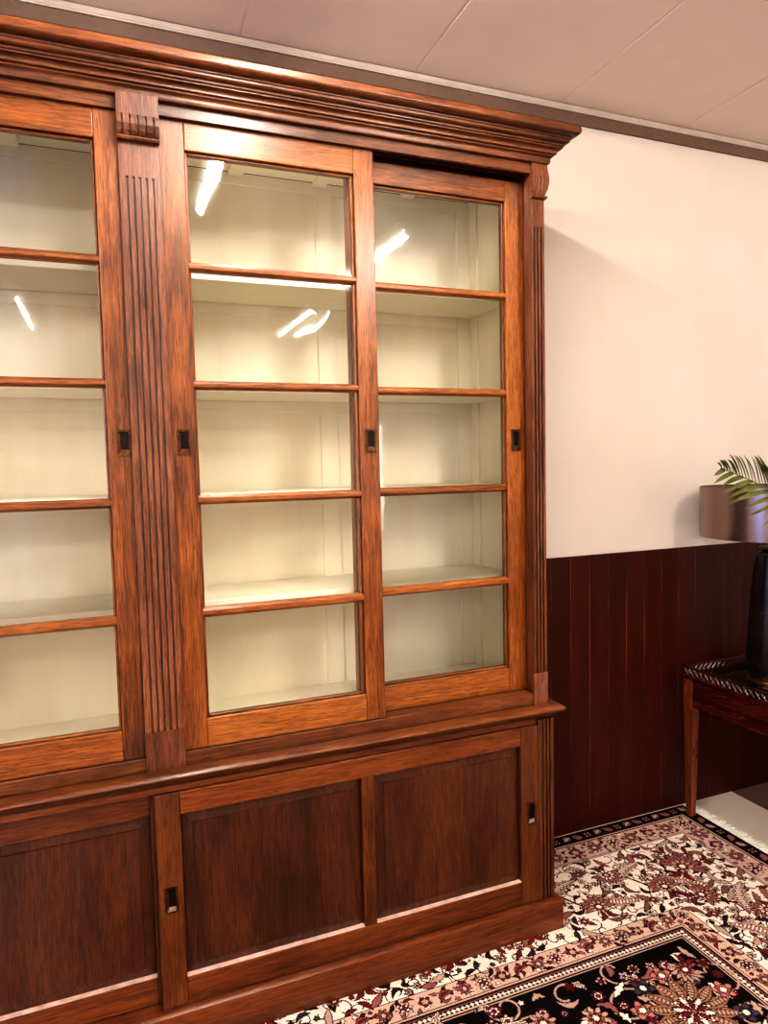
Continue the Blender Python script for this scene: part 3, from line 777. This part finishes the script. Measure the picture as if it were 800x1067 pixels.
# ------------------------------------------------------------------ table lamp
LXc, LYc = 2.420, .150
LP = thing('table_lamp', 'table lamp with wide metallic drum shade and black cylindrical base on the table', 'lamp', (LXc, LYc, .6052))
b = MB(); b.lathe(LXc, LYc, [(.082, .6054), (.084, .610), (.084, .618), (.078, .622)], 'brass'); b.build('foot', LP, 0, 'auto')
b = MB(); b.lathe(LXc, LYc, [(.074, .622), (.083, .640), (.086, .70), (.080, .82), (.072, .95), (.062, 1.06), (.050, 1.115), (.026, 1.135)], 'lamp_base'); b.build('base', LP, 0, 'auto')
b = MB(); b.lathe(LXc, LYc, [(.040, 1.1352), (.044, 1.140), (.044, 1.146), (.016, 1.150), (.012, 1.20), (.018, 1.205), (.018, 1.26), (.008, 1.265)], 'brass', 24)
for k in range(3): a = k*2.094; b.tube([(LXc, LYc, 1.262), (LXc+.260*cos(a), LYc+.260*sin(a), 1.345)], .002, 'brass', 5)
b.build('neck', LP, 0, 'auto')
b = MB(); R_ = .262; b.lathe(LXc, LYc, [(R_, 1.186), (R_, 1.384), (R_-.003, 1.384), (R_-.003, 1.186), (R_, 1.186)], 'shade', 96, False, False)
b.build('lamp_shade', LP, 0, 'auto')
b = MB(); b.lathe(LXc, LYc, [(R_-.0035, 1.190), (R_-.0035, 1.380)], 'shade_in', 96, False, False); b.build('shade_lining', LP, 0, True)
at0(LP)

# ------------------------------------------------------------------ potted palm
from mathutils import Vector
PXc, PYc = 2.62, -.33
PP = thing('potted_palm', 'green feathery palm in a pot, its frond reaching in front of the lamp shade', 'plant', (PXc, PYc, .6052))
b = MB(); b.lathe(PXc, PYc, [(.062, .6054), (.068, .612), (.092, .76), (.098, .765), (.098, .785), (.088, .785), (.086, .765)], 'pot'); b.build('pot', PP, 0, 'auto')
b = MB(); b.lathe(PXc, PYc, [(.084, .752), (.084, .7640)], 'soil'); b.build('soil', PP)
b = MB()
for k in range(4): a = k*1.57; b.tube([(PXc+.02*cos(a), PYc+.02*sin(a), .762), (PXc+.012*cos(a), PYc+.012*sin(a), .90), (PXc+.008*cos(a), PYc+.008*sin(a), 1.0)], .011, 'stem', 8, .006)
b.build('trunk', PP, 0, 'auto')
def bez(P, t):
    q = [Vector(p) for p in P]
    while len(q) > 1: q = [q[i].lerp(q[i+1], t) for i in range(len(q)-1)]
    return q[0]
def frond(P, nl, ll, seed, up=(0, 0, 1), tipfac=.6, start=.22, lean=False):
    r = random.Random(seed); b = MB(); pts = [bez(P, k/24) for k in range(25)]
    b.tube([tuple(p) for p in pts], .0042, 'stem', 6, .0012)
    for k in range(nl):
        t = start+(1-start)*(k+.5)/nl; p = bez(P, t); tan = (bez(P, min(1, t+.02))-bez(P, t-.02)).normalized()
        sidev = tan.cross(Vector(up)).normalized(); upv = sidev.cross(tan).normalized()
        for sg in (-1, 1):
            L_ = ll*(sin(pi*(.18+.75*(t-start)/(1-start)))**.7)*r.uniform(.85, 1.1)*(1 if t < .8 else tipfac+.4*(1-t)/.2)
            low = sidev.z*sg < 0
            if lean and low and k % 3: continue
            fw = .55+.75*t+(1.3 if lean and low else 0); d = (sidev*sg*r.uniform(.85, 1.05)+tan*fw+upv*r.uniform(.12, .42)).normalized()
            wv = tan.cross(d).normalized().cross(d).normalized()
            if wv.length < .5: wv = upv
            wv = (wv*.6+upv.cross(d).normalized()*.8).normalized()
            v = []; n = 7
            for q in range(n+1):
                s_ = q/n; c = p+d*L_*s_+Vector((0, 0, -1))*L_*.26*s_*s_
                hw = .0078*sin(pi*min(1, .14+.86*s_))**.75*(1 if s_ < .98 else .05); fold = upv*hw*.45
                v += [tuple(c-wv*hw+fold), tuple(c), tuple(c+wv*hw+fold)]
            f = []
            for q in range(n): o_ = q*3; f += [(o_, o_+1, o_+4, o_+3), (o_+1, o_+2, o_+5, o_+4)]
            b._add(v, f, 'leaf')
    b.build('frond', PP, 0, True)
base = (PXc, PYc, .99)
frond([base, (2.40, -.29, 1.18), (2.12, -.23, 1.33), (1.93, -.20, 1.42), (1.765, -.20, 1.466)], 44, .20, 1, (-.55, -.8, .2), lean=True)
frond([base, (2.60, -.36, 1.50), (2.42, -.34, 1.66), (2.20, -.34, 1.52)], 24, .20, 2)
frond([base, (2.72, -.40, 1.45), (2.90, -.48, 1.60), (3.08, -.55, 1.40)], 24, .20, 3)
frond([base, (2.66, -.20, 1.42), (2.78, -.02, 1.55), (2.90, .16, 1.38)], 22, .18, 4)
frond([base, (2.62, -.50, 1.40), (2.60, -.72, 1.52), (2.58, -.92, 1.36)], 22, .18, 5)
at0(PP)

# ------------------------------------------------------------------ light, camera
wd = bpy.data.worlds.new('world'); scn.world = wd; wd.use_nodes = True
wd.node_tree.nodes['Background'].inputs[0].default_value = (1, .9, .8, 1); wd.node_tree.nodes['Background'].inputs[1].default_value = .3
def area(name, loc, sx, sy, power, color, rot=(0, 0, 0)):
    l = bpy.data.lights.new(name, 'AREA'); l.shape = 'RECTANGLE'; l.size = sx; l.size_y = sy; l.energy = power; l.color = color
    o = bpy.data.objects.new(name, l); COL.objects.link(o); o.location = loc; o.rotation_euler = rot; return o


cam = bpy.data.cameras.new('camera'); co_ = bpy.data.objects.new('camera', cam); COL.objects.link(co_)
F, CY, YAW, P_, R_ = 721.4, -1.8164, .3765, -.0676, -.0227
f_ = Vector((sin(YAW)*cos(P_), cos(YAW)*cos(P_), sin(P_))); r_ = Vector((cos(YAW), -sin(YAW), 0)); u_ = r_.cross(f_)
c, s_ = cos(R_), sin(R_); rr = r_*c+u_*s_; uu = -r_*s_+u_*c
from mathutils import Matrix
co_.matrix_world = Matrix(((rr.x, uu.x, -f_.x, 0), (rr.y, uu.y, -f_.y, CY), (rr.z, uu.z, -f_.z, 1.5), (0, 0, 0, 1)))
cam.sensor_fit = 'VERTICAL'; cam.sensor_height = 24.; cam.lens = F/1067*24; cam.clip_start = .05
scn.camera = co_
scn.view_settings.view_transform = 'Standard'; scn.view_settings.look = 'High Contrast'; scn.view_settings.exposure = .38; scn.view_settings.gamma = 1.
scn.cycles.max_bounces = 8; scn.cycles.transparent_max_bounces = 16; scn.cycles.sample_clamp_indirect = 6.
